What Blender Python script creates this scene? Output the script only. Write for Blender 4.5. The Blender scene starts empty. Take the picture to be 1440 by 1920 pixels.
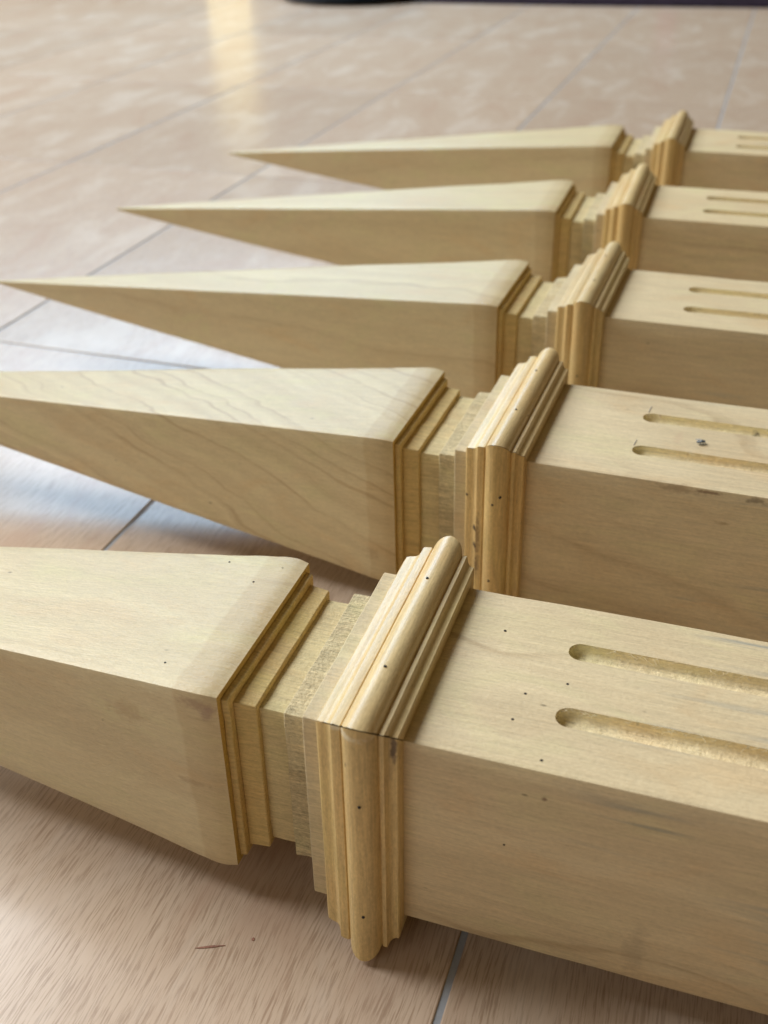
import bpy, bmesh, math, random
from mathutils import Vector, Matrix, noise

S = bpy.context.scene
C = S.collection
U = 0.1                      # one modelling unit (the width of a post) in metres
R = math.radians

# ------------------------------------------------------------------ camera
cam_d = bpy.data.cameras.new('camera')
cam = bpy.data.objects.new('camera', cam_d)
C.objects.link(cam)
S.camera = cam
PITCH, ROLL, CAMH, FPX = 0.572691, -0.026902, 3.9477, 1940.2
rt0 = Vector((1, 0, 0))
up0 = Vector((0, math.sin(PITCH), math.cos(PITCH)))
fw = Vector((0, math.cos(PITCH), -math.sin(PITCH)))
rt = rt0 * math.cos(ROLL) + up0 * math.sin(ROLL)
up = up0 * math.cos(ROLL) - rt0 * math.sin(ROLL)
m = Matrix((rt, up, -fw)).transposed().to_4x4()
m.translation = Vector((0, 0, CAMH * U))
cam.matrix_world = m
cam_d.sensor_fit = 'VERTICAL'
cam_d.sensor_height = 24.0
cam_d.sensor_width = 18.0
cam_d.lens = 24.0 * FPX / 1920.0
cam_d.clip_start = 0.01
cam_d.clip_end = 100
cam_d.dof.use_dof = True
cam_d.dof.focus_distance = 0.455
cam_d.dof.aperture_fstop = 6.3

# ------------------------------------------------------------------ light
W = bpy.data.worlds.new('World')
S.world = W
W.use_nodes = True
bg = W.node_tree.nodes['Background']
bg.inputs[0].default_value = (1.0, 0.68, 0.28, 1)
bg.inputs[1].default_value = 0.105


def area(name, loc, target, sx, sy, power, col):
    d = bpy.data.lights.new(name, 'AREA')
    d.shape = 'RECTANGLE'
    d.size, d.size_y, d.energy, d.color = sx, sy, power, col
    o = bpy.data.objects.new(name, d)
    o.location = loc
    o.rotation_euler = (Vector(target) - Vector(loc)).to_track_quat('-Z', 'Y').to_euler()
    C.objects.link(o)
    return o


area('window_light', (-0.7, 3.5, 1.6), (0, 0.9, 0), 1.7, 1.0, 42, (0.46, 0.73, 1.0))
area('side_window_light', (-4.6, 3.3, 4.8), (0, 0.6, 0), 4.2, 4.2, 705, (0.96, 0.985, 1.0))
area('room_light', (-2.0, -1.6, 1.7), (0, 0.5, 0), 2.4, 1.8, 13, (0.96, 0.96, 0.95))

S.view_settings.view_transform = 'Standard'
S.view_settings.look = 'None'
S.view_settings.exposure = 0.0
S.view_settings.gamma = 1.0
S.view_settings.use_curve_mapping = False


# ------------------------------------------------------------------ node helper
class NT:
    def __init__(self, name):
        self.m = bpy.data.materials.new(name)
        self.m.use_nodes = True
        self.t = self.m.node_tree
        self.b = self.t.nodes['Principled BSDF']

    def n(self, typ, props=None, **ins):
        nd = self.t.nodes.new(typ)
        for k, v in (props or {}).items():
            setattr(nd, k, v)
        for k, v in ins.items():
            key = int(k[1:]) if k[0] == 'i' and k[1:].isdigit() else k.replace('_', ' ')
            self.put(nd.inputs[key], v)
        return nd

    def put(self, sock, v):
        if hasattr(v, 'is_output') or isinstance(v, bpy.types.NodeSocket):
            self.t.links.new(v, sock)
        else:
            sock.default_value = v

    def math(self, op, a, b=0.0, c=0.0, clamp=False):
        nd = self.n('ShaderNodeMath', dict(operation=op, use_clamp=clamp), i0=a, i1=b, i2=c)
        return nd.outputs[0]

    def vmath(self, op, a, b=(0, 0, 0)):
        nd = self.n('ShaderNodeVectorMath', dict(operation=op), i0=a, i1=b)
        return nd.outputs['Value'] if op in ('DOT_PRODUCT', 'LENGTH', 'DISTANCE') else nd.outputs[0]

    def noise(self, vec, scale=1.0, detail=2.0, rough=0.5, dist=0.0):
        return self.n('ShaderNodeTexNoise', None, Vector=vec, Scale=scale, Detail=detail, Roughness=rough, Distortion=dist).outputs[0]

    def noise1(self, w, detail=2.0, rough=0.5):
        return self.n('ShaderNodeTexNoise', dict(noise_dimensions='1D'), W=w, Scale=1.0, Detail=detail, Roughness=rough).outputs[0]

    def range(self, v, a, b, c=0.0, d=1.0, smooth=True):
        nd = self.n('ShaderNodeMapRange', dict(interpolation_type='SMOOTHSTEP' if smooth else 'LINEAR', clamp=True), i0=v, i1=a, i2=b, i3=c, i4=d)
        return nd.outputs[0]

    def mix(self, f, a, b, mode='MIX'):
        nd = self.n('ShaderNodeMix', dict(data_type='RGBA', blend_type=mode))
        self.put(nd.inputs[0], f)
        self.put(nd.inputs[6], a if not isinstance(a, tuple) else tuple(a[:3]) + (1,))
        self.put(nd.inputs[7], b if not isinstance(b, tuple) else tuple(b[:3]) + (1,))
        return nd.outputs[2]

    def gain(self, col, f):
        """multiply a colour by a scalar socket"""
        return self.n('ShaderNodeVectorMath', dict(operation='SCALE'), i0=col, Scale=f).outputs[0]


def srgb(r, g, b):
    def f(c):
        c /= 255.0
        return c / 12.92 if c <= 0.04045 else ((c + 0.055) / 1.055) ** 2.4
    return (f(r), f(g), f(b))


# ------------------------------------------------------------------ wood
PALE = (0.72, 0.60, 0.365)
DARKW = (0.40, 0.265, 0.135)


def wood(name, seed, axis='x', base=PALE, dark=DARKW, ring=(0.1, 0.8, 0.6), ring_amount=0.35, ring_scale=150,
         rough=0.5, fibre=0.5, fuzz=0.0, band=None, stains=(), streaks=False, tint=(1, 1, 1), spec=0.4, mirror=0.0, bump=0.7, warp_amt=0.05, gate_r=(0.42, 0.62)):
    N = NT(name)
    oc = N.n('ShaderNodeTexCoord').outputs['Object']
    sep = N.n('ShaderNodeSeparateXYZ', None, i0=oc)
    X, Y, Z = sep.outputs
    if axis == 'y':
        X, Y = Y, X
    if axis == 'z':
        X, Z = Z, X
    rnd = random.Random(seed)
    off = (rnd.uniform(-9, 9), rnd.uniform(-9, 9), rnd.uniform(-9, 9))
    p = N.n('ShaderNodeCombineXYZ', None, i0=X, i1=Y, i2=Z).outputs[0]
    p = N.vmath('ADD', p, off)
    # growth layers: a tilted stack of planes, warped
    warp = N.noise(N.vmath('MULTIPLY', p, (7, 17, 17)), 1.0, 2.0)
    warp2 = N.noise(N.vmath('MULTIPLY', p, (25, 60, 60)), 1.0, 2.0)
    s = N.vmath('DOT_PRODUCT', p, ring)
    s = N.math('ADD', s, N.math('MULTIPLY', warp, warp_amt))
    s = N.math('ADD', s, N.math('MULTIPLY', warp2, 0.006))
    lines = N.range(N.noise1(N.math('MULTIPLY', s, ring_scale), 2.0, 0.6), 0.26, 0.48, 1.0, 0.0)
    gate = N.range(N.noise1(N.math('MULTIPLY', s, ring_scale * 0.23), 1.0), *gate_r)
    lines = N.math('MULTIPLY', N.math('MULTIPLY', lines, gate), N.range(N.noise(N.vmath('MULTIPLY', p, (12, 30, 30)), 1.0, 1.0), 0.3, 0.65, 0.25, 1.0))
    broad = N.noise1(N.math('MULTIPLY', s, ring_scale * 0.33), 2.0)
    fib = N.noise(N.vmath('MULTIPLY', p, (55, 1100, 1100)), 1.0, 3.0, 0.6)
    fib2 = N.noise(N.vmath('MULTIPLY', p, (28, 330, 330)), 1.0, 3.0, 0.65)
    blot = N.noise(N.vmath('MULTIPLY', p, (14, 34, 34)), 1.0, 4.0, 0.6, 0.8)
    col = N.mix(N.range(broad, 0.3, 0.7, 0.0, 0.46), base, tuple(0.55 * a + 0.45 * b for a, b in zip(base, dark)))
    col = N.mix(N.range(blot, 0.50, 0.70, 0.0, 0.55), col, (base[0] * 0.95, base[1] * 1.02, base[2] * 0.92))
    col = N.mix(N.range(blot, 0.50, 0.28, 0.0, 0.60), col, (base[0] * 0.95, base[1] * 0.85, base[2] * 0.76))
    col = N.mix(N.math('MULTIPLY', lines, ring_amount), col, dark)
    if streaks:          # blue-grey mineral streaks that run with the grain
        st = N.noise(N.vmath('MULTIPLY', p, (9, 130, 130)), 1.0, 3.0, 0.6)
        gt = N.range(N.noise(N.vmath('MULTIPLY', p, (9, 22, 22)), 1.0, 1.0), 0.48, 0.68)
        gx = N.range(sep.outputs[0], 0.05, 0.10)
        stf = N.math('MULTIPLY', N.math('MULTIPLY', N.range(st, 0.50, 0.66, 0.0, 0.8), gt), gx)
        col = N.mix(stf, col, (0.33, 0.33, 0.28))
    # tiny pores
    vor = N.n('ShaderNodeTexVoronoi', None, Vector=N.vmath('MULTIPLY', p, (55, 120, 120)), Scale=1.0)
    pore = N.math('MULTIPLY', N.range(vor.outputs['Distance'], 0.035, 0.10, 1.0, 0.0),
                  N.range(N.n('ShaderNodeSeparateXYZ', None, i0=vor.outputs['Color']).outputs[0], 0.90, 0.93))
    col = N.mix(N.math('MULTIPLY', pore, 0.6), col, (0.10, 0.065, 0.035))
    amp = N.math('ADD', N.range(fib, 0.25, 0.75, 1.0 - 0.30 * fibre, 1.0 + 0.24 * fibre, False),
                 N.range(fib2, 0.25, 0.75, -0.16 * fibre, 0.16 * fibre, False))
    mott = N.noise(N.vmath('MULTIPLY', p, (420, 1000, 1000)), 1.0, 3.0, 0.7)
    amp = N.math('ADD', amp, N.range(mott, 0.3, 0.7, -0.20 * fibre, 0.20 * fibre, False))
    if fuzz:
        fz0 = N.noise(N.vmath('MULTIPLY', oc, (700, 1100, 1100)), 1.0, 4.0, 0.75)
        amp = N.math('ADD', amp, N.range(fz0, 0.3, 0.7, -0.16 * fuzz, 0.12 * fuzz, False))
    col = N.gain(col, amp)
    rsock = N.range(blot, 0.2, 0.8, rough - 0.07, rough + 0.10, False)
    if band:             # the last hand's breadth before the shoulder, where the sanding stops
        x0, slope, amount, bcol = band
        edge = N.math('ADD', N.math('ADD', sep.outputs[0], N.math('MULTIPLY', sep.outputs[2], slope)),
                      N.math('MULTIPLY', N.math('SUBTRACT', warp2, 0.5), 0.004))
        bf = N.range(edge, x0 - 0.0012, x0 + 0.0012, 0.0, amount)
        col = N.mix(bf, col, N.mix(1.0, col, bcol, 'MULTIPLY'))
    sn = N.noise(N.vmath('MULTIPLY', p, (260, 330, 330)), 1.0, 3.0, 0.65)
    pit = None
    for (cx, cy, cz, rx, ry, rz, amount, scol) in stains:
        d = N.vmath('SUBTRACT', oc, (cx * U, cy * U, cz * U))
        d = N.vmath('MULTIPLY', d, (1 / (rx * U), 1 / (ry * U), 1 / (rz * U)))
        L = N.math('ADD', N.vmath('LENGTH', d), N.math('MULTIPLY', N.math('SUBTRACT', sn, 0.5), 2.0))
        f = N.range(L, 0.25, 1.15, amount, 0.0)
        col = N.mix(f, col, scol)
    col = N.mix(1.0, col, tint, 'MULTIPLY')
    N.put(N.b.inputs['Base Color'], col)
    N.put(N.b.inputs['Roughness'], rsock)
    N.b.inputs['Specular IOR Level'].default_value = spec
    if mirror:
        N.b.inputs['Coat Weight'].default_value = mirror
        N.b.inputs['Coat Roughness'].default_value = 0.22
    # fine relief
    hgt = N.math('ADD', N.math('ADD', N.math('MULTIPLY', fib, 0.5), N.math('MULTIPLY', fib2, 0.6)), N.math('MULTIPLY', mott, 0.7))
    if fuzz:
        fz = N.noise(oc, 620.0, 4.0, 0.7)
        hgt = N.math('ADD', hgt, N.math('MULTIPLY', fz, 4.0 * fuzz))
    bp = N.n('ShaderNodeBump', None, Strength=bump, Distance=0.0005, Height=hgt)
    N.put(N.b.inputs['Normal'], bp.outputs[0])
    return N.m


def plain(name, col, rough=0.5, spec=0.4, metallic=0.0, var=0.12, scale=40):
    N = NT(name)
    oc = N.n('ShaderNodeTexCoord').outputs['Object']
    v = N.noise(oc, scale, 3.0)
    N.put(N.b.inputs['Base Color'], N.gain(N.mix(0.0, col, col), N.range(v, 0.25, 0.75, 1 - var, 1 + var, False)))
    N.b.inputs['Roughness'].default_value = rough
    N.b.inputs['Metallic'].default_value = metallic
    N.b.inputs['Specular IOR Level'].default_value = spec
    return N.m


# ------------------------------------------------------------------ mesh helpers
def link(name, me, mat, parent=None):
    o = bpy.data.objects.new(name, me)
    C.objects.link(o)
    if mat and not me.materials:
        me.materials.append(mat)
    if parent:
        o.parent = parent
    return o


def finish(bm, name, smooth_angle=32):
    bmesh.ops.recalc_face_normals(bm, faces=bm.faces)
    me = bpy.data.meshes.new(name)
    bm.to_mesh(me)
    bm.free()
    for f in me.polygons:
        f.use_smooth = True
    me.set_sharp_from_angle(angle=R(smooth_angle))
    return me


def square_loop(r, c, n):
    """points of a rounded square of half-width r (y, z), n pieces per side"""
    pts = []
    corners = [(1, 1), (-1, 1), (-1, -1), (1, -1)]
    for k, (sy, sz) in enumerate(corners):
        a0 = k * 90
        for j in range(3):
            a = R(a0 + 45 * j)
            pts.append((sy * (r - c) + c * math.cos(a), sz * (r - c) + c * math.sin(a)))
        ny, nz = corners[(k + 1) % 4]
        a = pts[-1]
        a1 = R(a0 + 90)
        b = (ny * (r - c) + c * math.cos(a1), nz * (r - c) + c * math.sin(a1))
        for j in range(1, n):
            t = j / n
            pts.append((a[0] + (b[0] - a[0]) * t, a[1] + (b[1] - a[1]) * t))
    return pts


def loft(stations, n=8, c=0.005, wob=0.0, seed=0, wscale=3.0, edge_nick=0.0):
    """stations: list of (x, r) in units -> closed bmesh in metres"""
    bm = bmesh.new()
    rings = []
    for x, r in stations:
        cc = min(c, r * 0.45)
        ring = []
        for y, z in square_loop(r, cc, n):
            dx = dy = dz = 0
            if wob:
                q = Vector((x * wscale + seed * 7.3, y * wscale, z * wscale))
                w = noise.noise_vector(q) * wob
                dx, dy, dz = w
            if edge_nick and abs(abs(y) - abs(z)) < 0.03 * max(r, .05):
                k = noise.noise(Vector((x * 22 + seed, y * 22, z * 22)))
                if k > 0.15:
                    f = 1 - edge_nick * (k - 0.15) / max(r, .05)
                    y, z = y * f, z * f
            ring.append(bm.verts.new(((x + dx * .3) * U, (y + dy) * U, (z + dz) * U)))
        rings.append(ring)
    for a, b in zip(rings, rings[1:]):
        for i in range(len(a)):
            j = (i + 1) % len(a)
            bm.faces.new((a[i], a[j], b[j], b[i]))
    bm.faces.new(rings[0])
    bm.faces.new(rings[-1])
    return bm


def slab(x0, x1, r0, r1, c=0.004, steps=2, n=16, wob=0.004, seed=0):
    """short collar with its x edges softened too"""
    e = c
    st = [(x0, r0 - e), (x0 + e, r0)]
    for k in range(1, steps):
        t = k / steps
        st.append((x0 + (x1 - x0) * t, r0 + (r1 - r0) * t))
    st += [(x1 - e, r1), (x1, r1 - e)]
    return loft(st, n, c, wob, seed, 9.0, 0.010)


def catmull(kn, n):
    out = []
    xs = [k[0] for k in kn]
    for i in range(n + 1):
        t = i / n
        t = t ** 1.6 if False else t
        x = xs[0] + (xs[-1] - xs[0]) * (1 - (1 - t)) ** 1.8
        k = 0
        while k < len(kn) - 2 and ((x - kn[k + 1][0]) * (kn[-1][0] - kn[0][0]) > 0):
            k += 1
        p0 = kn[max(k - 1, 0)]
        p1, p2 = kn[k], kn[k + 1]
        p3 = kn[min(k + 2, len(kn) - 1)]
        h = p2[0] - p1[0]
        u = (x - p1[0]) / h
        m1 = (p2[1] - p0[1]) / (p2[0] - p0[0])
        m2 = (p3[1] - p1[1]) / (p3[0] - p1[0])
        r = ((2 * u**3 - 3 * u**2 + 1) * p1[1] + (u**3 - 2 * u**2 + u) * h * m1
             + (-2 * u**3 + 3 * u**2) * p2[1] + (u**3 - u**2) * h * m2)
        out.append((x, max(r, 0.008)))
    return out


TAPER = [(-0.772, 0.486), (-0.83, 0.4945), (-0.90, 0.4925), (-1.0, 0.483), (-1.2, 0.4615), (-1.6, 0.422),
         (-2.2, 0.366), (-3.2, 0.263), (-4.2, 0.1635), (-5.632, 0.010)]

# moulding profile, (x, r): fillet, cove, fillet, big bead, quirk, fillet, cove
PROFILE = [(-0.326, 0.5006), (-0.326, 0.552), (-0.318, 0.563), (-0.302, 0.567), (-0.290, 0.568), (-0.276, 0.570), (-0.264, 0.578),
           (-0.255, 0.592), (-0.250, 0.603), (-0.238, 0.606), (-0.212, 0.607), (-0.209, 0.603)]
for k in range(13):
    a = R(168 - 156 * k / 12)
    PROFILE.append((-0.139 + 0.069 * math.cos(a), 0.586 + 0.069 * math.sin(a)))
PROFILE += [(-0.069, 0.594), (-0.063, 0.599), (-0.047, 0.599), (-0.043, 0.592), (-0.038, 0.580), (-0.029, 0.571), (-0.018, 0.567),
            (-0.007, 0.566), (-0.003, 0.560), (-0.003, 0.5006)]


def moulding_mesh(side, seed, ragged=0.0):
    """one mitred length of the moulding; side 0 top, 1 front, 2 bottom, 3 back"""
    bm = bmesh.new()
    n = 22
    rows = []
    gap = 0.0022
    for k in range(n + 1):
        t = -1 + 2 * k / n
        row = []
        for i, (x, r) in enumerate(PROFILE):
            lim = r - gap
            if ragged and k in (0, n):
                lim -= ragged * abs(noise.noise(Vector((i * 1.7, seed * 3.1 + k, 0.5))))
            a = t * lim
            q = Vector((x * 6 + seed * 5.1, t * 2.5, r * 6))
            w = noise.noise_vector(q) * 0.0010
            rr = r + (w.y if 0 < i < len(PROFILE) - 1 else 0)
            xx = x + w.x
            if side == 0:
                v = (xx, a, rr)
            elif side == 1:
                v = (xx, -rr, a)
            elif side == 2:
                v = (xx, a, -rr)
            else:
                v = (xx, rr, a)
            row.append(bm.verts.new([c * U for c in v]))
        rows.append(row)
    m_ = len(PROFILE)
    for a, b in zip(rows, rows[1:]):
        for i in range(m_):
            j = (i + 1) % m_
            bm.faces.new((a[i], a[j], b[j], b[i]))
    bm.faces.new(rows[0])
    bm.faces.new(rows[-1])
    return finish(bm, 'moulding', 28)


def capsule_cutter(x0, x1, yc, r, depth, seed=0):
    """round-bottomed flute cutter with a rounded end at x0 and a rough, router-torn floor"""
    bm = bmesh.new()
    xs = [x0 + r * (1 - math.cos(R(a))) for a in (14, 26, 38, 50, 62, 76, 90)]
    x = xs[-1]
    while x < 1.75:
        x += 0.011
        xs.append(x)
    xs += [2.4, 3.2, x1]
    rings = []
    for k, x in enumerate(xs):
        q = min(1.0, (x - x0) / r)
        w = r * math.sqrt(max(0.0, 1 - (1 - q) ** 2))
        d = depth * (0.45 + 0.55 * w / r)
        ring = [(w, 0.05), (w, 0.004)]
        for j in range(0, 13):
            a = R(180 * j / 12)
            ca = math.cos(a)
            ring.append((w * math.copysign(abs(ca) ** 0.7, ca), -d * 0.42 - d * 0.58 * math.sin(a) ** 0.8))
        ring += [(-w, 0.004), (-w, 0.05)]
        vs = []
        for j, (y, z) in enumerate(ring):
            n1 = noise.noise(Vector((x * 60 + seed, j * 2.7, 0.3)))
            n2 = noise.noise(Vector((x * 25 + seed, j * 0.9, 7.3)))
            amp = 0.0045 if 3 < j < 13 else 0.0016
            vs.append(bm.verts.new((x * U, (yc + y + 0.0014 * n2) * U, (0.5 + z + (amp * (n1 + 0.6 * n2) if z < 0 else 0)) * U)))
        rings.append(vs)
    m_ = len(rings[0])
    for a, b in zip(rings, rings[1:]):
        for i in range(m_):
            j = (i + 1) % m_
            bm.faces.new((a[i], a[j], b[j], b[i]))
    bm.faces.new(rings[0])
    bm.faces.new(rings[-1])
    bmesh.ops.recalc_face_normals(bm, faces=bm.faces)
    me = bpy.data.meshes.new('cutter')
    bm.to_mesh(me)
    bm.free()
    return me


POST_END = 4.4
FLUTE_Y = 0.198
FLUTE_R = 0.054


def post_mesh(seed):
    st = [(-0.332, 0.500)] + [(x / 10, 0.500) for x in range(-2, 44, 2)] + [(POST_END, 0.500)]
    bm = loft(st, 10, 0.006, 0.003, seed, 1.5, 0.010)
    bmesh.ops.recalc_face_normals(bm, faces=bm.faces)
    me = bpy.data.meshes.new('post_blank')
    bm.to_mesh(me)
    bm.free()
    o = bpy.data.objects.new('post_blank', me)
    C.objects.link(o)
    cuts = []
    rnd = random.Random(seed)
    for yc in (FLUTE_Y, -FLUTE_Y):
        x0 = 0.495 + rnd.uniform(-0.012, 0.012)
        co = bpy.data.objects.new('cutter', capsule_cutter(x0, POST_END - 0.5, yc, FLUTE_R, 0.050, seed * 3 + (yc > 0)))
        C.objects.link(co)
        md = o.modifiers.new('b', 'BOOLEAN')
        md.operation, md.object, md.solver = 'DIFFERENCE', co, 'EXACT'
        cuts.append(co)
    dg = bpy.context.evaluated_depsgraph_get()
    dg.update()
    me2 = bpy.data.meshes.new_from_object(o.evaluated_get(dg))
    for q in [o] + cuts:
        bpy.data.objects.remove(q)
    me2.name = 'post'
    for f in me2.polygons:
        f.use_smooth = True
        c = f.center / U
        if c.x > 0.45 and c.z > 0.35 and c.z < 0.4925 and abs(abs(c.y) - FLUTE_Y) < FLUTE_R + 0.004:
            f.material_index = 1
    me2.set_sharp_from_angle(angle=R(32))
    return me2


def tube(bm, pts, rad, sides=5, taper=True):
    rings = []
    for i, p in enumerate(pts):
        d = (pts[min(i + 1, len(pts) - 1)] - pts[max(i - 1, 0)]).normalized()
        a = d.orthogonal().normalized()
        b = d.cross(a)
        rr = rad * (1 - 0.6 * i / (len(pts) - 1)) if taper else rad
        rings.append([bm.verts.new(p + (a * math.cos(t) + b * math.sin(t)) * rr) for t in [2 * math.pi * k / sides for k in range(sides)]])
    for a, b in zip(rings, rings[1:]):
        for i in range(sides):
            j = (i + 1) % sides
            bm.faces.new((a[i], a[j], b[j], b[i]))
    bm.faces.new(rings[0])
    bm.faces.new(rings[-1])


def nail_mesh():
    """a small set pin: a sunk dark head with a raised torn rim"""
    bm = bmesh.new()
    prof = [(0.0, 0.0004), (0.55, 0.0005), (0.62, 0.0011), (0.85, 0.0012), (1.1, 0.0002), (1.1, -0.004)]
    n = 10
    rings = []
    for r, z in prof[1:]:
        rings.append([bm.verts.new((r * 0.0006 * math.cos(2 * math.pi * k / n), r * 0.0006 * math.sin(2 * math.pi * k / n), z * 0.25)) for k in range(n)])
    c = bm.verts.new((0, 0, 0.0001))
    for k in range(n):
        bm.faces.new((c, rings[0][k], rings[0][(k + 1) % n]))
    for a, b in zip(rings, rings[1:]):
        for k in range(n):
            bm.faces.new((a[k], b[k], b[(k + 1) % n], a[(k + 1) % n]))
    return finish(bm, 'pin_nail', 40)


NAIL = nail_mesh()
NAIL.materials.append(plain('nail_dark', (0.035, 0.028, 0.022), 0.6))


def nail(parent, x, y, z, face):
    o = bpy.data.objects.new('pin_nail', NAIL)
    C.objects.link(o)
    o.parent = parent
    o.location = (x * U, y * U, z * U)
    if face == 'front':
        o.rotation_euler = (R(90), 0, 0)
    return o


# ------------------------------------------------------------------ floor
JD = R(70.15)                       # direction of the long joints
TW, TL, JW = 3.07, 6.07, 0.030      # tile pitch across, along; joint width (units)
J0, T0 = 0.657, 7.54                # one joint of each family
e_l = Vector((math.cos(JD), math.sin(JD), 0))
e_w = Vector((-math.sin(JD), math.cos(JD), 0))

N = NT('grout')
oc = N.n('ShaderNodeTexCoord').outputs['Object']
gn = N.noise(oc, 300, 3)
N.put(N.b.inputs['Base Color'], N.mix(gn, (0.27, 0.29, 0.315), (0.39, 0.41, 0.44)))
N.b.inputs['Roughness'].default_value = 0.75
grout_m = N.m

# wood-look porcelain
N = NT('wood_look_tile')
oc = N.n('ShaderNodeTexCoord').outputs['Object']
rn = N.n('ShaderNodeObjectInfo').outputs['Random']
p = N.vmath('ADD', oc, N.n('ShaderNodeCombineXYZ', None, i0=N.math('MULTIPLY', rn, 37.0), i1=N.math('MULTIPLY', rn, 91.0), i2=0.0).outputs[0])
wv = N.noise(N.vmath('MULTIPLY', p, (28, 9, 1)), 1.0, 2.0)
p2 = N.vmath('ADD', p, N.n('ShaderNodeCombineXYZ', None, i0=N.math('MULTIPLY', wv, 0.008), i1=0.0, i2=0.0).outputs[0])
st1 = N.noise(N.vmath('MULTIPLY', p2, (1250, 58, 1)), 1.0, 3.0, 0.6)
st2 = N.noise(N.vmath('MULTIPLY', p2, (560, 24, 1)), 1.0, 3.0, 0.6)
st3 = N.noise(N.vmath('MULTIPLY', p2, (150, 12, 1)), 1.0, 3.0, 0.55)
cl = N.noise(N.vmath('MULTIPLY', p, (16, 6, 1)), 1.0, 5.0, 0.65, 0.6)
sv = N.math('ADD', N.math('MULTIPLY', st1, 0.72), N.math('MULTIPLY', st2, 0.28))
col = N.mix(N.range(sv, 0.36, 0.54), srgb(168, 143, 121), srgb(207, 185, 163))
col = N.mix(N.range(st3, 0.42, 0.72, 0.0, 0.25), col, srgb(192, 166, 146))
col = N.mix(N.range(cl, 0.48, 0.68, 0.0, 0.55), col, srgb(219, 204, 188))
col = N.mix(N.range(cl, 0.48, 0.30, 0.0, 0.5), col, srgb(190, 160, 138))
col = N.gain(col, N.range(rn, 0.0, 1.0, 0.94, 1.06, False))
N.put(N.b.inputs['Base Color'], col)
N.put(N.b.inputs['Roughness'], N.range(sv, 0.3, 0.7, 0.30, 0.20, False))
N.b.inputs['Specular IOR Level'].default_value = 0.5
bpn = N.n('ShaderNodeBump', None, Strength=0.3, Distance=0.00016, Height=sv)
N.put(N.b.inputs['Normal'], bpn.outputs[0])
tile_m = N.m

bm = bmesh.new()
for sx, sy in ((-1, -1), (1, -1), (1, 1), (-1, 1)):
    bm.verts.new((sx * 9.0, sy * 9.0 + 2, -0.0008))
bm.faces.new(bm.verts)
floor = link('floor', finish(bm, 'floor'), grout_m)
floor['kind'] = 'structure'

bm = bmesh.new()
hw, hl = (TW - JW) / 2 * U, (TL - JW) / 2 * U
bmesh.ops.create_cube(bm, size=1.0)
for v in bm.verts:
    v.co = Vector((v.co.x * 2 * hw, v.co.y * 2 * hl, (v.co.z - 0.5) * 0.009))
bmesh.ops.bevel(bm, geom=[e for e in bm.edges if e.verts[0].co.z > -0.001 and e.verts[1].co.z > -0.001], offset=0.0007, segments=2, affect='EDGES', profile=0.5)
tile_me = finish(bm, 'tile', 15)
tile_me.materials.append(tile_m)
rnd = random.Random(4)
tiles = []
for i in range(-5, 9):
    for j in range(-3, 7):
        cw = J0 + (i + 0.5) * TW
        cl_ = T0 + (j + 0.5) * TL
        pos = e_l * cl_ + e_w * cw
        if pos.y < -3 or pos.y > 47 or abs(pos.x) > 8 + 0.42 * max(pos.y, 0):
            continue
        o = bpy.data.objects.new('tile', tile_me)
        C.objects.link(o)
        o.parent = floor
        o.location = (pos.x * U, pos.y * U, rnd.uniform(-0.00015, 0.00015))
        o.rotation_euler = (0, 0, JD - R(90))
        tiles.append(o)

# rusty scuff and a speck on the near tile
near = min(tiles, key=lambda o: (Vector((-0.08, 0.27)) - o.location.xy).length)
rust_m = plain('rust_mark', (0.33, 0.16, 0.11), 0.6, var=0.4, scale=900)


def floor_mark(name, cx, cy, w, h, ang, seed):
    bm = bmesh.new()
    pts = []
    n = 22
    for k in range(n):
        a = 2 * math.pi * k / n
        rr = 1 + 0.55 * noise.noise(Vector((math.cos(a) * 2.5 + seed, math.sin(a) * 2.5, 0.3)))
        pts.append((w * rr * math.cos(a) * abs(math.cos(a)) ** 0.6, h * rr * math.sin(a)))
    top = []
    low = []
    for x, y in pts:
        X = cx + x * math.cos(ang) - y * math.sin(ang)
        Y = cy + x * math.sin(ang) + y * math.cos(ang)
        v = near.matrix_basis.inverted() @ Vector((X * U, Y * U, 0))
        top.append(bm.verts.new((v.x, v.y, 0.00030)))
        low.append(bm.verts.new((v.x, v.y, 0.00002)))
    bm.faces.new(top)
    for k in range(n):
        bm.faces.new((top[k], top[(k + 1) % n], low[(k + 1) % n], low[k]))
    o = link(name, finish(bm, name), rust_m, near)
    return o


floor_mark('rust_scuff', -0.79, 2.725, 0.055, 0.005, R(4), 1)
floor_mark('rust_speck', -0.612, 2.755, 0.007, 0.009, 0, 5)

# ------------------------------------------------------------------ the five legs
LEGS = [  # x, y, yaw, tilt, roll, dz
    (0.2106, 3.2045, -0.3341, -0.0038, -0.0202, 0.0075),
    (0.956, 5.2526, -0.3666, 0.0050, -0.0019, -0.0030),
    (1.7517, 7.2171, -0.3657, 0.0041, 0.0021, -0.0015),
    (2.499, 9.4478, -0.3351, -0.0025, 0.0120, 0.0040),
    (3.4496, 11.6961, -0.3444, -0.0034, 0.0098, 0.0030)]
LABELS = [
    'nearest of five pale wooden table legs, its round moulding resting in front on the tiles',
    'pale wooden table leg with a small fly on its fluted top, second from the front',
    'middle one of the five pale tapered wooden table legs lying in a row',
    'pale tapered wooden table leg lying second from the back, just before the farthest one',
    'farthest of the five pale tapered wooden table legs, blurred, with open floor behind it']
PINK = (0.66, 0.50, 0.34)
WARM = (0.76, 0.575, 0.29)
BROWN = (0.20, 0.11, 0.06)
BLACK = (0.02, 0.013, 0.01)
CREAM = (0.80, 0.72, 0.52)

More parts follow.
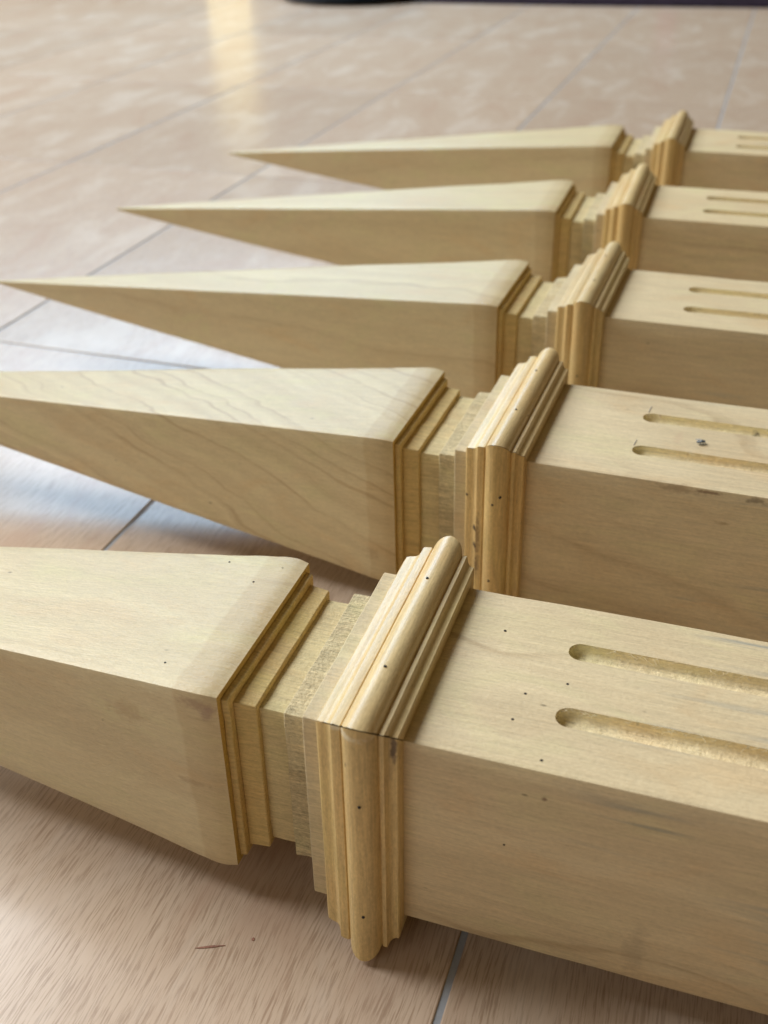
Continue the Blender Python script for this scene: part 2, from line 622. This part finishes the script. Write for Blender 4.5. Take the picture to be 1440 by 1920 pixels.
POST_ST = {0: [(0.93, -0.50, -0.33, 0.05, 0.03, 0.18, 0.28, (0.30, 0.22, 0.14)), (0.528, -0.5, 0.37, 0.012, 0.02, 0.010, 0.8, BROWN)],
           1: [(0.80, -0.50, 0.475, 0.15, 0.03, 0.026, 0.4, BROWN), (0.94, -0.50, 0.48, 0.09, 0.03, 0.014, 0.8, (0.25, 0.15, 0.08)),
               (1.178, -0.50, 0.470, 0.06, 0.03, 0.022, 0.7, (0.22, 0.17, 0.11)), (1.034, -0.5, 0.31, 0.045, 0.02, 0.016, 0.45, (0.30, 0.18, 0.08)),
               (1.13, 0.226, 0.46, 0.025, 0.03, 0.04, 0.9, BLACK), (0.73, 0.01, 0.5, 0.03, 0.09, 0.02, 0.3, (0.62, 0.42, 0.26))]}
TAPER_ST = {0: [(-0.87, -0.49, 0.435, 0.09, 0.05, 0.035, 0.55, (0.33, 0.20, 0.13)), (-0.82, -0.49, 0.40, 0.04, 0.05, 0.05, 0.7, (0.40, 0.27, 0.19)),
                (-1.22, -0.47, 0.27, 0.10, 0.08, 0.07, 0.35, (0.42, 0.26, 0.12)), (-1.36, -0.46, 0.167, 0.009, 0.03, 0.007, 0.9, BLACK),
                (-0.93, -0.49, -0.02, 0.10, 0.05, 0.02, 0.35, (0.36, 0.22, 0.11))],
            1: [(-0.92, -0.49, -0.30, 0.06, 0.05, 0.05, 0.35, (0.38, 0.23, 0.11))]}
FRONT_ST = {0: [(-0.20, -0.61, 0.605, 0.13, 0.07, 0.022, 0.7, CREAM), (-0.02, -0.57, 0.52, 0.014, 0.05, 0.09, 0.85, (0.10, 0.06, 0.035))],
            1: [(-0.262, -0.60, 0.074, 0.018, 0.06, 0.020, 1.0, BLACK), (-0.260, -0.60, -0.04, 0.018, 0.06, 0.022, 1.0, BLACK),
                (-0.240, -0.60, 0.02, 0.020, 0.06, 0.18, 0.55, (0.12, 0.06, 0.03)), (-0.245, -0.6, -0.16, 0.02, 0.06, 0.08, 0.6, (0.09, 0.05, 0.03)),
                (-0.315, -0.56, 0.27, 0.01, 0.06, 0.012, 1.0, BLACK)]}
RINGS = [(0.12, 0.70, 0.65), (0.30, 0.62, 0.62), (0.06, 0.6, 0.75), (0.05, 0.7, 0.7), (-0.06, 0.6, 0.75)]
RING_AMT = [0.32, 0.48, 0.42, 0.3, 0.3]
TINTS = [(1.0, 1.0, 1.0), (0.98, 0.985, 1.0), (1.0, 1.01, 1.02), (1.02, 1.02, 1.0), (1.01, 1.01, 1.0)]


def fibres(parent, seed, count, yc_list=(FLUTE_Y, -FLUTE_Y), x0=0.52, x1=1.4):
    """torn fibres that hang over the flutes' far edges"""
    rnd = random.Random(seed)
    bm = bmesh.new()
    for _ in range(count):
        yc = rnd.choice(yc_list)
        x = rnd.uniform(x0, x1)
        y = yc + FLUTE_R * rnd.uniform(0.80, 1.0)
        z = 0.4995
        L = rnd.uniform(0.012, 0.05)
        a = rnd.gauss(0, 0.5) + (math.pi if rnd.random() < 0.35 else 0)
        pts = []
        q = Vector((x, y, z))
        curl = rnd.uniform(-1.5, 1.5)
        for k in range(5):
            pts.append(q * U)
            ang = a + curl * k / 5
            q = q + Vector((math.cos(ang), -abs(math.sin(ang)) * 0.8 - 0.12, -0.25 + 0.12 * rnd.random())) * L / 4
        tube(bm, pts, 0.00011, 4)
    o = link('torn_fibres', finish(bm, 'torn_fibres', 60), FIBRE_M, parent)
    o['kind'] = 'stuff'


FIBRE_M = wood('wood_fibre', 77, base=(0.74, 0.63, 0.42), rough=0.7)
taper_stations = catmull(TAPER, 60)
leg_objs = []
for i, (lx, ly, yaw, tilt, roll, dz) in enumerate(LEGS):
    root = bpy.data.objects.new('table_leg', None)
    C.objects.link(root)
    root.empty_display_size = 0.03
    M = (Matrix.Translation((lx * U, ly * U, (0.6603 + dz) * U)) @ Matrix.Rotation(yaw, 4, 'Z')
         @ Matrix.Rotation(-tilt, 4, 'Y') @ Matrix.Rotation(roll, 4, 'X'))
    root.matrix_world = M
    root['label'] = LABELS[i]
    root['category'] = 'table leg'
    root['group'] = 'pale wooden table legs lying in a row'
    leg_objs.append(root)
    tn = TINTS[i]
    sd = 100 * i

    m_taper = wood('taper_wood', sd + 1, ring=RINGS[i], ring_amount=RING_AMT[i], ring_scale=(270 if i == 1 else 130), warp_amt=(0.026 if i == 1 else 0.04), gate_r=((0.33, 0.5) if i == 1 else (0.40, 0.60)), rough=0.36,
                   band=(-0.094 if i else -0.0945, 0.02 if i else 0.045, 0.7 if i < 3 else 0.5, (0.87, 0.81, 0.74)), stains=TAPER_ST.get(i, ()), tint=tn, fibre=0.3)
    m_post = wood('post_wood', sd + 2, base=(0.765, 0.62, 0.385), ring=(0.06, 0.4, 0.9) if i != 1 else (0.22, 0.3, 0.9), ring_amount=(0.45 if i != 1 else 0.75), ring_scale=110, rough=0.47,
                  stains=POST_ST.get(i, ()), streaks=True, tint=tn, fibre=0.42)
    m_flute = wood('flute_wood', sd + 3, base=(0.90, 0.77, 0.49), ring_amount=0.1, rough=0.75, fuzz=0.4, fibre=0.6,
                   stains=POST_ST.get(i, ())[4:5])
    m_collar = wood('collar_wood', sd + 4, base=(0.64, 0.46, 0.18), ring_amount=0.15, rough=0.62, fuzz=0.3, fibre=0.6)  # base deepened to amber: the recess's shade and bounced light are put into it
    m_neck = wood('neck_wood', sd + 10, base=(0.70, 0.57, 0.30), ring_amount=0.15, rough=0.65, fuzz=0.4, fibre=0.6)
    m_end = wood('shaded_end_grain_wood', sd + 9, base=(0.56, 0.37, 0.09), ring_amount=0.2, rough=0.75, fuzz=0.4)  # darker end grain, with the shoulder face's amber shade painted in as well
    m_band = wood('raw_band_wood', sd + 5, base=(0.68, 0.57, 0.34), ring_amount=0.1, rough=0.8, fuzz=1.0, fibre=1.0)
    m_plate = wood('plate_wood', sd + 6, base=(0.68, 0.57, 0.36), ring_amount=0.1, rough=0.55, fuzz=0.2)
    mt_t = [(1, 1, 1), (1.0, 0.98, 0.95), (0.97, 0.98, 1.0), (1.02, 1.0, 0.96), (0.98, 0.96, 0.93)][i]
    m_mt = wood('moulding_wood_across', sd + 7, axis='y', base=WARM, ring=(0.02, 0.9, 0.4), ring_amount=0.25, ring_scale=170, rough=0.38, fibre=0.5, bump=0.3, tint=mt_t, mirror=0.35)
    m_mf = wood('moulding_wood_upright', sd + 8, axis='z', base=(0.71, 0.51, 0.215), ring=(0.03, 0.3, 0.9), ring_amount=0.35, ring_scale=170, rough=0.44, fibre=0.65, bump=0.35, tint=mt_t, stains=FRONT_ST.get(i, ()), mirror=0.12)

    foot = link('tapered_foot', finish(loft(taper_stations, 14, 0.005, 0.002, i + 1, 1.2, 0.004), 'tapered_foot'), m_taper, root)
    foot.data.materials.append(m_end)
    for f in foot.data.polygons:
        if f.center.x > -0.0775 and f.normal.x > 0.8:
            f.material_index = 1
    # collar between foot and neck, set back from the shoulder face
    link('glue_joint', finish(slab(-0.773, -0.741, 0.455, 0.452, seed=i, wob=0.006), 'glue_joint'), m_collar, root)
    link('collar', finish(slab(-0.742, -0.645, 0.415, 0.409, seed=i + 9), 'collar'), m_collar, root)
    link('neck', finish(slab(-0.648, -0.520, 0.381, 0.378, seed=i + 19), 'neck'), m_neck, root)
    link('raw_band', finish(slab(-0.525, -0.405, 0.412, 0.413, seed=i + 29, wob=0.009), 'raw_band'), m_band, root)
    link('plate', finish(slab(-0.408, -0.3265, 0.500, 0.4995, seed=i + 39), 'plate'), m_plate, root)
    top = link('moulding', moulding_mesh(0, i * 4 + 1, 0.0 if i else 0.010), m_mt, root)
    front = link('moulding', moulding_mesh(1, i * 4 + 2), m_mf, root)
    link('moulding', moulding_mesh(2, i * 4 + 3), m_mt, root)
    link('moulding', moulding_mesh(3, i * 4 + 4), m_mf, root)
    pm = post_mesh(i + 1)
    pm.materials.append(m_post)
    pm.materials.append(m_flute)
    post = link('post', pm, None, root)
    blk = loft([(POST_END + .002, 0.61), (POST_END + 0.02, 0.63), (POST_END + 0.8, 0.63), (POST_END + 0.82, 0.61)], 4, 0.006)
    link('top_block', finish(blk, 'top_block'), m_post, root)

    if i < 3:
        for (x, y) in ((-0.148, 0.303), (-0.139, -0.297 if i == 0 else -0.225)):
            nail(top, x, y, 0.6555, 'top')
        for (x, z) in {0: ((-0.127, 0.269), (-0.127, -0.364)), 1: ((-0.146, 0.289), (-0.106, 0.341), (-0.153, -0.22)), 2: ((-0.135, 0.1),)}[i]:
            nail(front, x, -0.6555, z, 'front')
    if i == 0:
        for x, y in ((0.518, -0.011), (0.372, -0.115), (0.355, -0.27), (0.499, -0.446), (0.211, 0.244)):
            nail(post, x, y, 0.5005, 'top').scale = (0.95, 0.95, 0.6)
        nail(post, 0.395, -0.5005, 0.079, 'front').scale = (0.7, 0.7, 0.5)
        for x, y in ((-1.143, 0.404), (-1.074, -0.345), (-0.955, 0.266), (-0.869, 0.40)):
            rr = 0.4925 if x > -0.95 else (0.483 - (abs(x) - 1) * 0.1075)
            nail(foot, x, y, rr + 0.001, 'top').scale = (0.8, 0.8, 0.5)
    if i < 2:
        fibres(post, i + 3, 70 - 30 * i)

# ------------------------------------------------------------------ the fly on the second leg
fly_m = plain('fly_body', (0.030, 0.038, 0.045), 0.35, 0.5, var=0.4, scale=3000)
N = NT('fly_wing')
N.b.inputs['Base Color'].default_value = (0.45, 0.48, 0.50, 1)
N.b.inputs['Roughness'].default_value = 0.25
N.b.inputs['Alpha'].default_value = 0.45
wing_m = N.m
fly = bpy.data.objects.new('fly', None)
C.objects.link(fly)
fly.empty_display_size = 0.004
lx, ly, yaw, tilt, roll, dz = LEGS[1]
fly.matrix_world = leg_objs[1].matrix_world @ Matrix.Translation((0.850 * U, -0.030 * U, 0.5015 * U)) @ Matrix.Rotation(R(25), 4, 'Z')
fly['label'] = 'tiny dark fly standing between the two flutes of the second table leg'
fly['category'] = 'fly'
mm = 0.001
bm = bmesh.new()
prof = [(-2.5, 0.08), (-2.2, 0.55), (-1.5, 0.88), (-0.7, 0.86), (-0.2, 0.62), (0.1, 0.74), (0.6, 0.95), (1.1, 0.84), (1.45, 0.42),
        (1.6, 0.48), (1.85, 0.72), (2.2, 0.66), (2.45, 0.25)]
n = 12
rings = []
for x, r in prof:
    zc = 1.25 + (0.12 if -0.2 < x < 1.3 else 0) - (0.15 if x < -1.8 else 0)
    rings.append([bm.verts.new((x * mm, r * 1.02 * math.cos(2 * math.pi * k / n) * mm, (zc + r * 0.86 * math.sin(2 * math.pi * k / n)) * mm)) for k in range(n)])
for a, b in zip(rings, rings[1:]):
    for k in range(n):
        bm.faces.new((a[k], a[(k + 1) % n], b[(k + 1) % n], b[k]))
bm.faces.new(rings[0])
bm.faces.new(rings[-1])
link('body', finish(bm, 'body', 60), fly_m, fly)
for s in (-1, 1):
    bm = bmesh.new()
    out = [(0.9, 0.35), (0.4, 1.05), (-1.0, 1.75), (-2.4, 1.75), (-3.0, 1.2), (-2.2, 0.55), (-0.6, 0.3)]
    a = [bm.verts.new((x * mm, s * y * mm, (2.15 + 0.05 * x) * mm)) for x, y in out]
    b = [bm.verts.new((x * mm, s * y * mm, (2.12 + 0.05 * x) * mm)) for x, y in out]
    bm.faces.new(a)
    bm.faces.new(b)
    for k in range(len(out)):
        bm.faces.new((a[k], a[(k + 1) % len(out)], b[(k + 1) % len(out)], b[k]))
    link('wing', finish(bm, 'wing'), wing_m, fly)
    for x0, x1 in ((1.1, 2.3), (0.6, 0.7), (0.1, -1.3)):
        bm = bmesh.new()
        tube(bm, [Vector(q) * mm for q in ((x0, s * 0.55, 1.0), ((x0 + x1) / 2, s * 1.5, 1.5), (x1, s * 1.9, 0.6), (x1 * 1.15, s * 2.25, 0.06))], 0.17 * mm, 5)
        link('leg', finish(bm, 'leg', 60), fly_m, fly)

# pencil marks at the flute ends of the second leg
pencil_m = plain('pencil', (0.34, 0.34, 0.36), 0.6)


def pencil(a, b):
    bm = bmesh.new()
    A, B = Vector(a), Vector(b)
    w = (B - A).normalized().cross(Vector((0, 0, 1))) * 0.0010
    v = [A - w, A + w, B + w, B - w]
    t = [bm.verts.new((q.x * U, q.y * U, 0.5034 * U)) for q in v]
    l = [bm.verts.new((q.x * U, q.y * U, 0.498 * U)) for q in v]
    bm.faces.new(t)
    for k in range(4):
        bm.faces.new((t[k], t[(k + 1) % 4], l[(k + 1) % 4], l[k]))
    link('pencil_line', finish(bm, 'pencil_line'), pencil_m, leg_objs[1])


pencil((0.508, -0.155, 0), (0.515, -0.09, 0))
pencil((0.530, 0.26, 0), (0.536, 0.34, 0))

# ------------------------------------------------------------------ far edge of the room
def tagged(o, label, cat):
    o['label'] = label
    o['category'] = cat
    return o


# dark mat whose front edge shows along the top of the picture
bm = bmesh.new()
edge = [(0.9, 33.95), (3.5, 33.0), (6.1, 32.1), (8.4, 31.4), (10.8, 30.65), (14.5, 29.5)]
t = [bm.verts.new((x * U, y * U, 0.009)) for x, y in edge] 
t2 = [bm.verts.new(((x + 3.0) * U, (y + 9.5) * U, 0.009)) for x, y in edge]
b_ = [bm.verts.new((v.co.x, v.co.y - 0.004, 0.0004)) for v in t]
for k in range(len(edge) - 1):
    bm.faces.new((t[k], t[k + 1], t2[k + 1], t2[k]))
    bm.faces.new((b_[k], b_[k + 1], t[k + 1], t[k]))
bm.faces.new((b_[0], t[0], t2[0]))
tagged(link('floor_mat', finish(bm, 'floor_mat'), plain('mat_dark', (0.022, 0.014, 0.022), 0.9, 0.1, var=0.5, scale=30)),
       'dark purple floor mat at the far edge of the tiles, top right', 'mat')

# round blue tub, low
bm = bmesh.new()
prof = [(0.0, 0.001), (1.9, 0.001), (2.15, 0.05), (2.35, 0.45), (2.5, 0.55), (2.5, 0.62), (2.36, 0.62), (2.2, 0.45), (2.0, 0.15), (0.0, 0.12)]
n = 48
rings = []
for r, z in prof:
    if r == 0:
        rings.append([bm.verts.new((0, 0, z * U))])
    else:
        rings.append([bm.verts.new((r * U * math.cos(2 * math.pi * k / n), r * U * math.sin(2 * math.pi * k / n), z * U)) for k in range(n)])
for a, b in zip(rings, rings[1:]):
    for k in range(n):
        q = (k + 1) % n
        if len(a) == 1:
            bm.faces.new((a[0], b[k], b[q]))
        elif len(b) == 1:
            bm.faces.new((a[k], b[0], a[q]))
        else:
            bm.faces.new((a[k], b[k], b[q], a[q]))
tub = tagged(link('tub', finish(bm, 'tub', 40), plain('tub_blue', (0.016, 0.035, 0.055), 0.5)), 'dark blue round tub at the top edge beside the mat', 'tub')
tub.location = (-0.55 * U, 35.75 * U, 0)


def board(name, loc, w, d, h, rz, mat, label, cat):
    bm = bmesh.new()
    bmesh.ops.create_cube(bm, size=1.0)
    for v in bm.verts:
        v.co = Vector((v.co.x * w, v.co.y * d, (v.co.z + 0.5) * h))
    bmesh.ops.bevel(bm, geom=list(bm.edges), offset=min(w, d) * 0.06, segments=2, affect='EDGES')
    o = link(name, finish(bm, name, 40), mat)
    o.location = loc
    o.rotation_euler = (0, 0, rz)
    return tagged(o, label, cat)


board('yellow_board', (-0.452, 3.80, 0.0005), 0.20, 0.05, 0.46, R(-38), plain('yellow_paint', (0.82, 0.64, 0.24), 0.5),
      'upright yellow board whose reflection streaks the tiles at the top left', 'board')
board('red_box', (0.865, 3.30, 0.0095), 0.05, 0.05, 0.14, R(-12), plain('red_paint', (0.42, 0.06, 0.06), 0.5),
      'red box at the far right whose faint reflection tints the tiles', 'box')
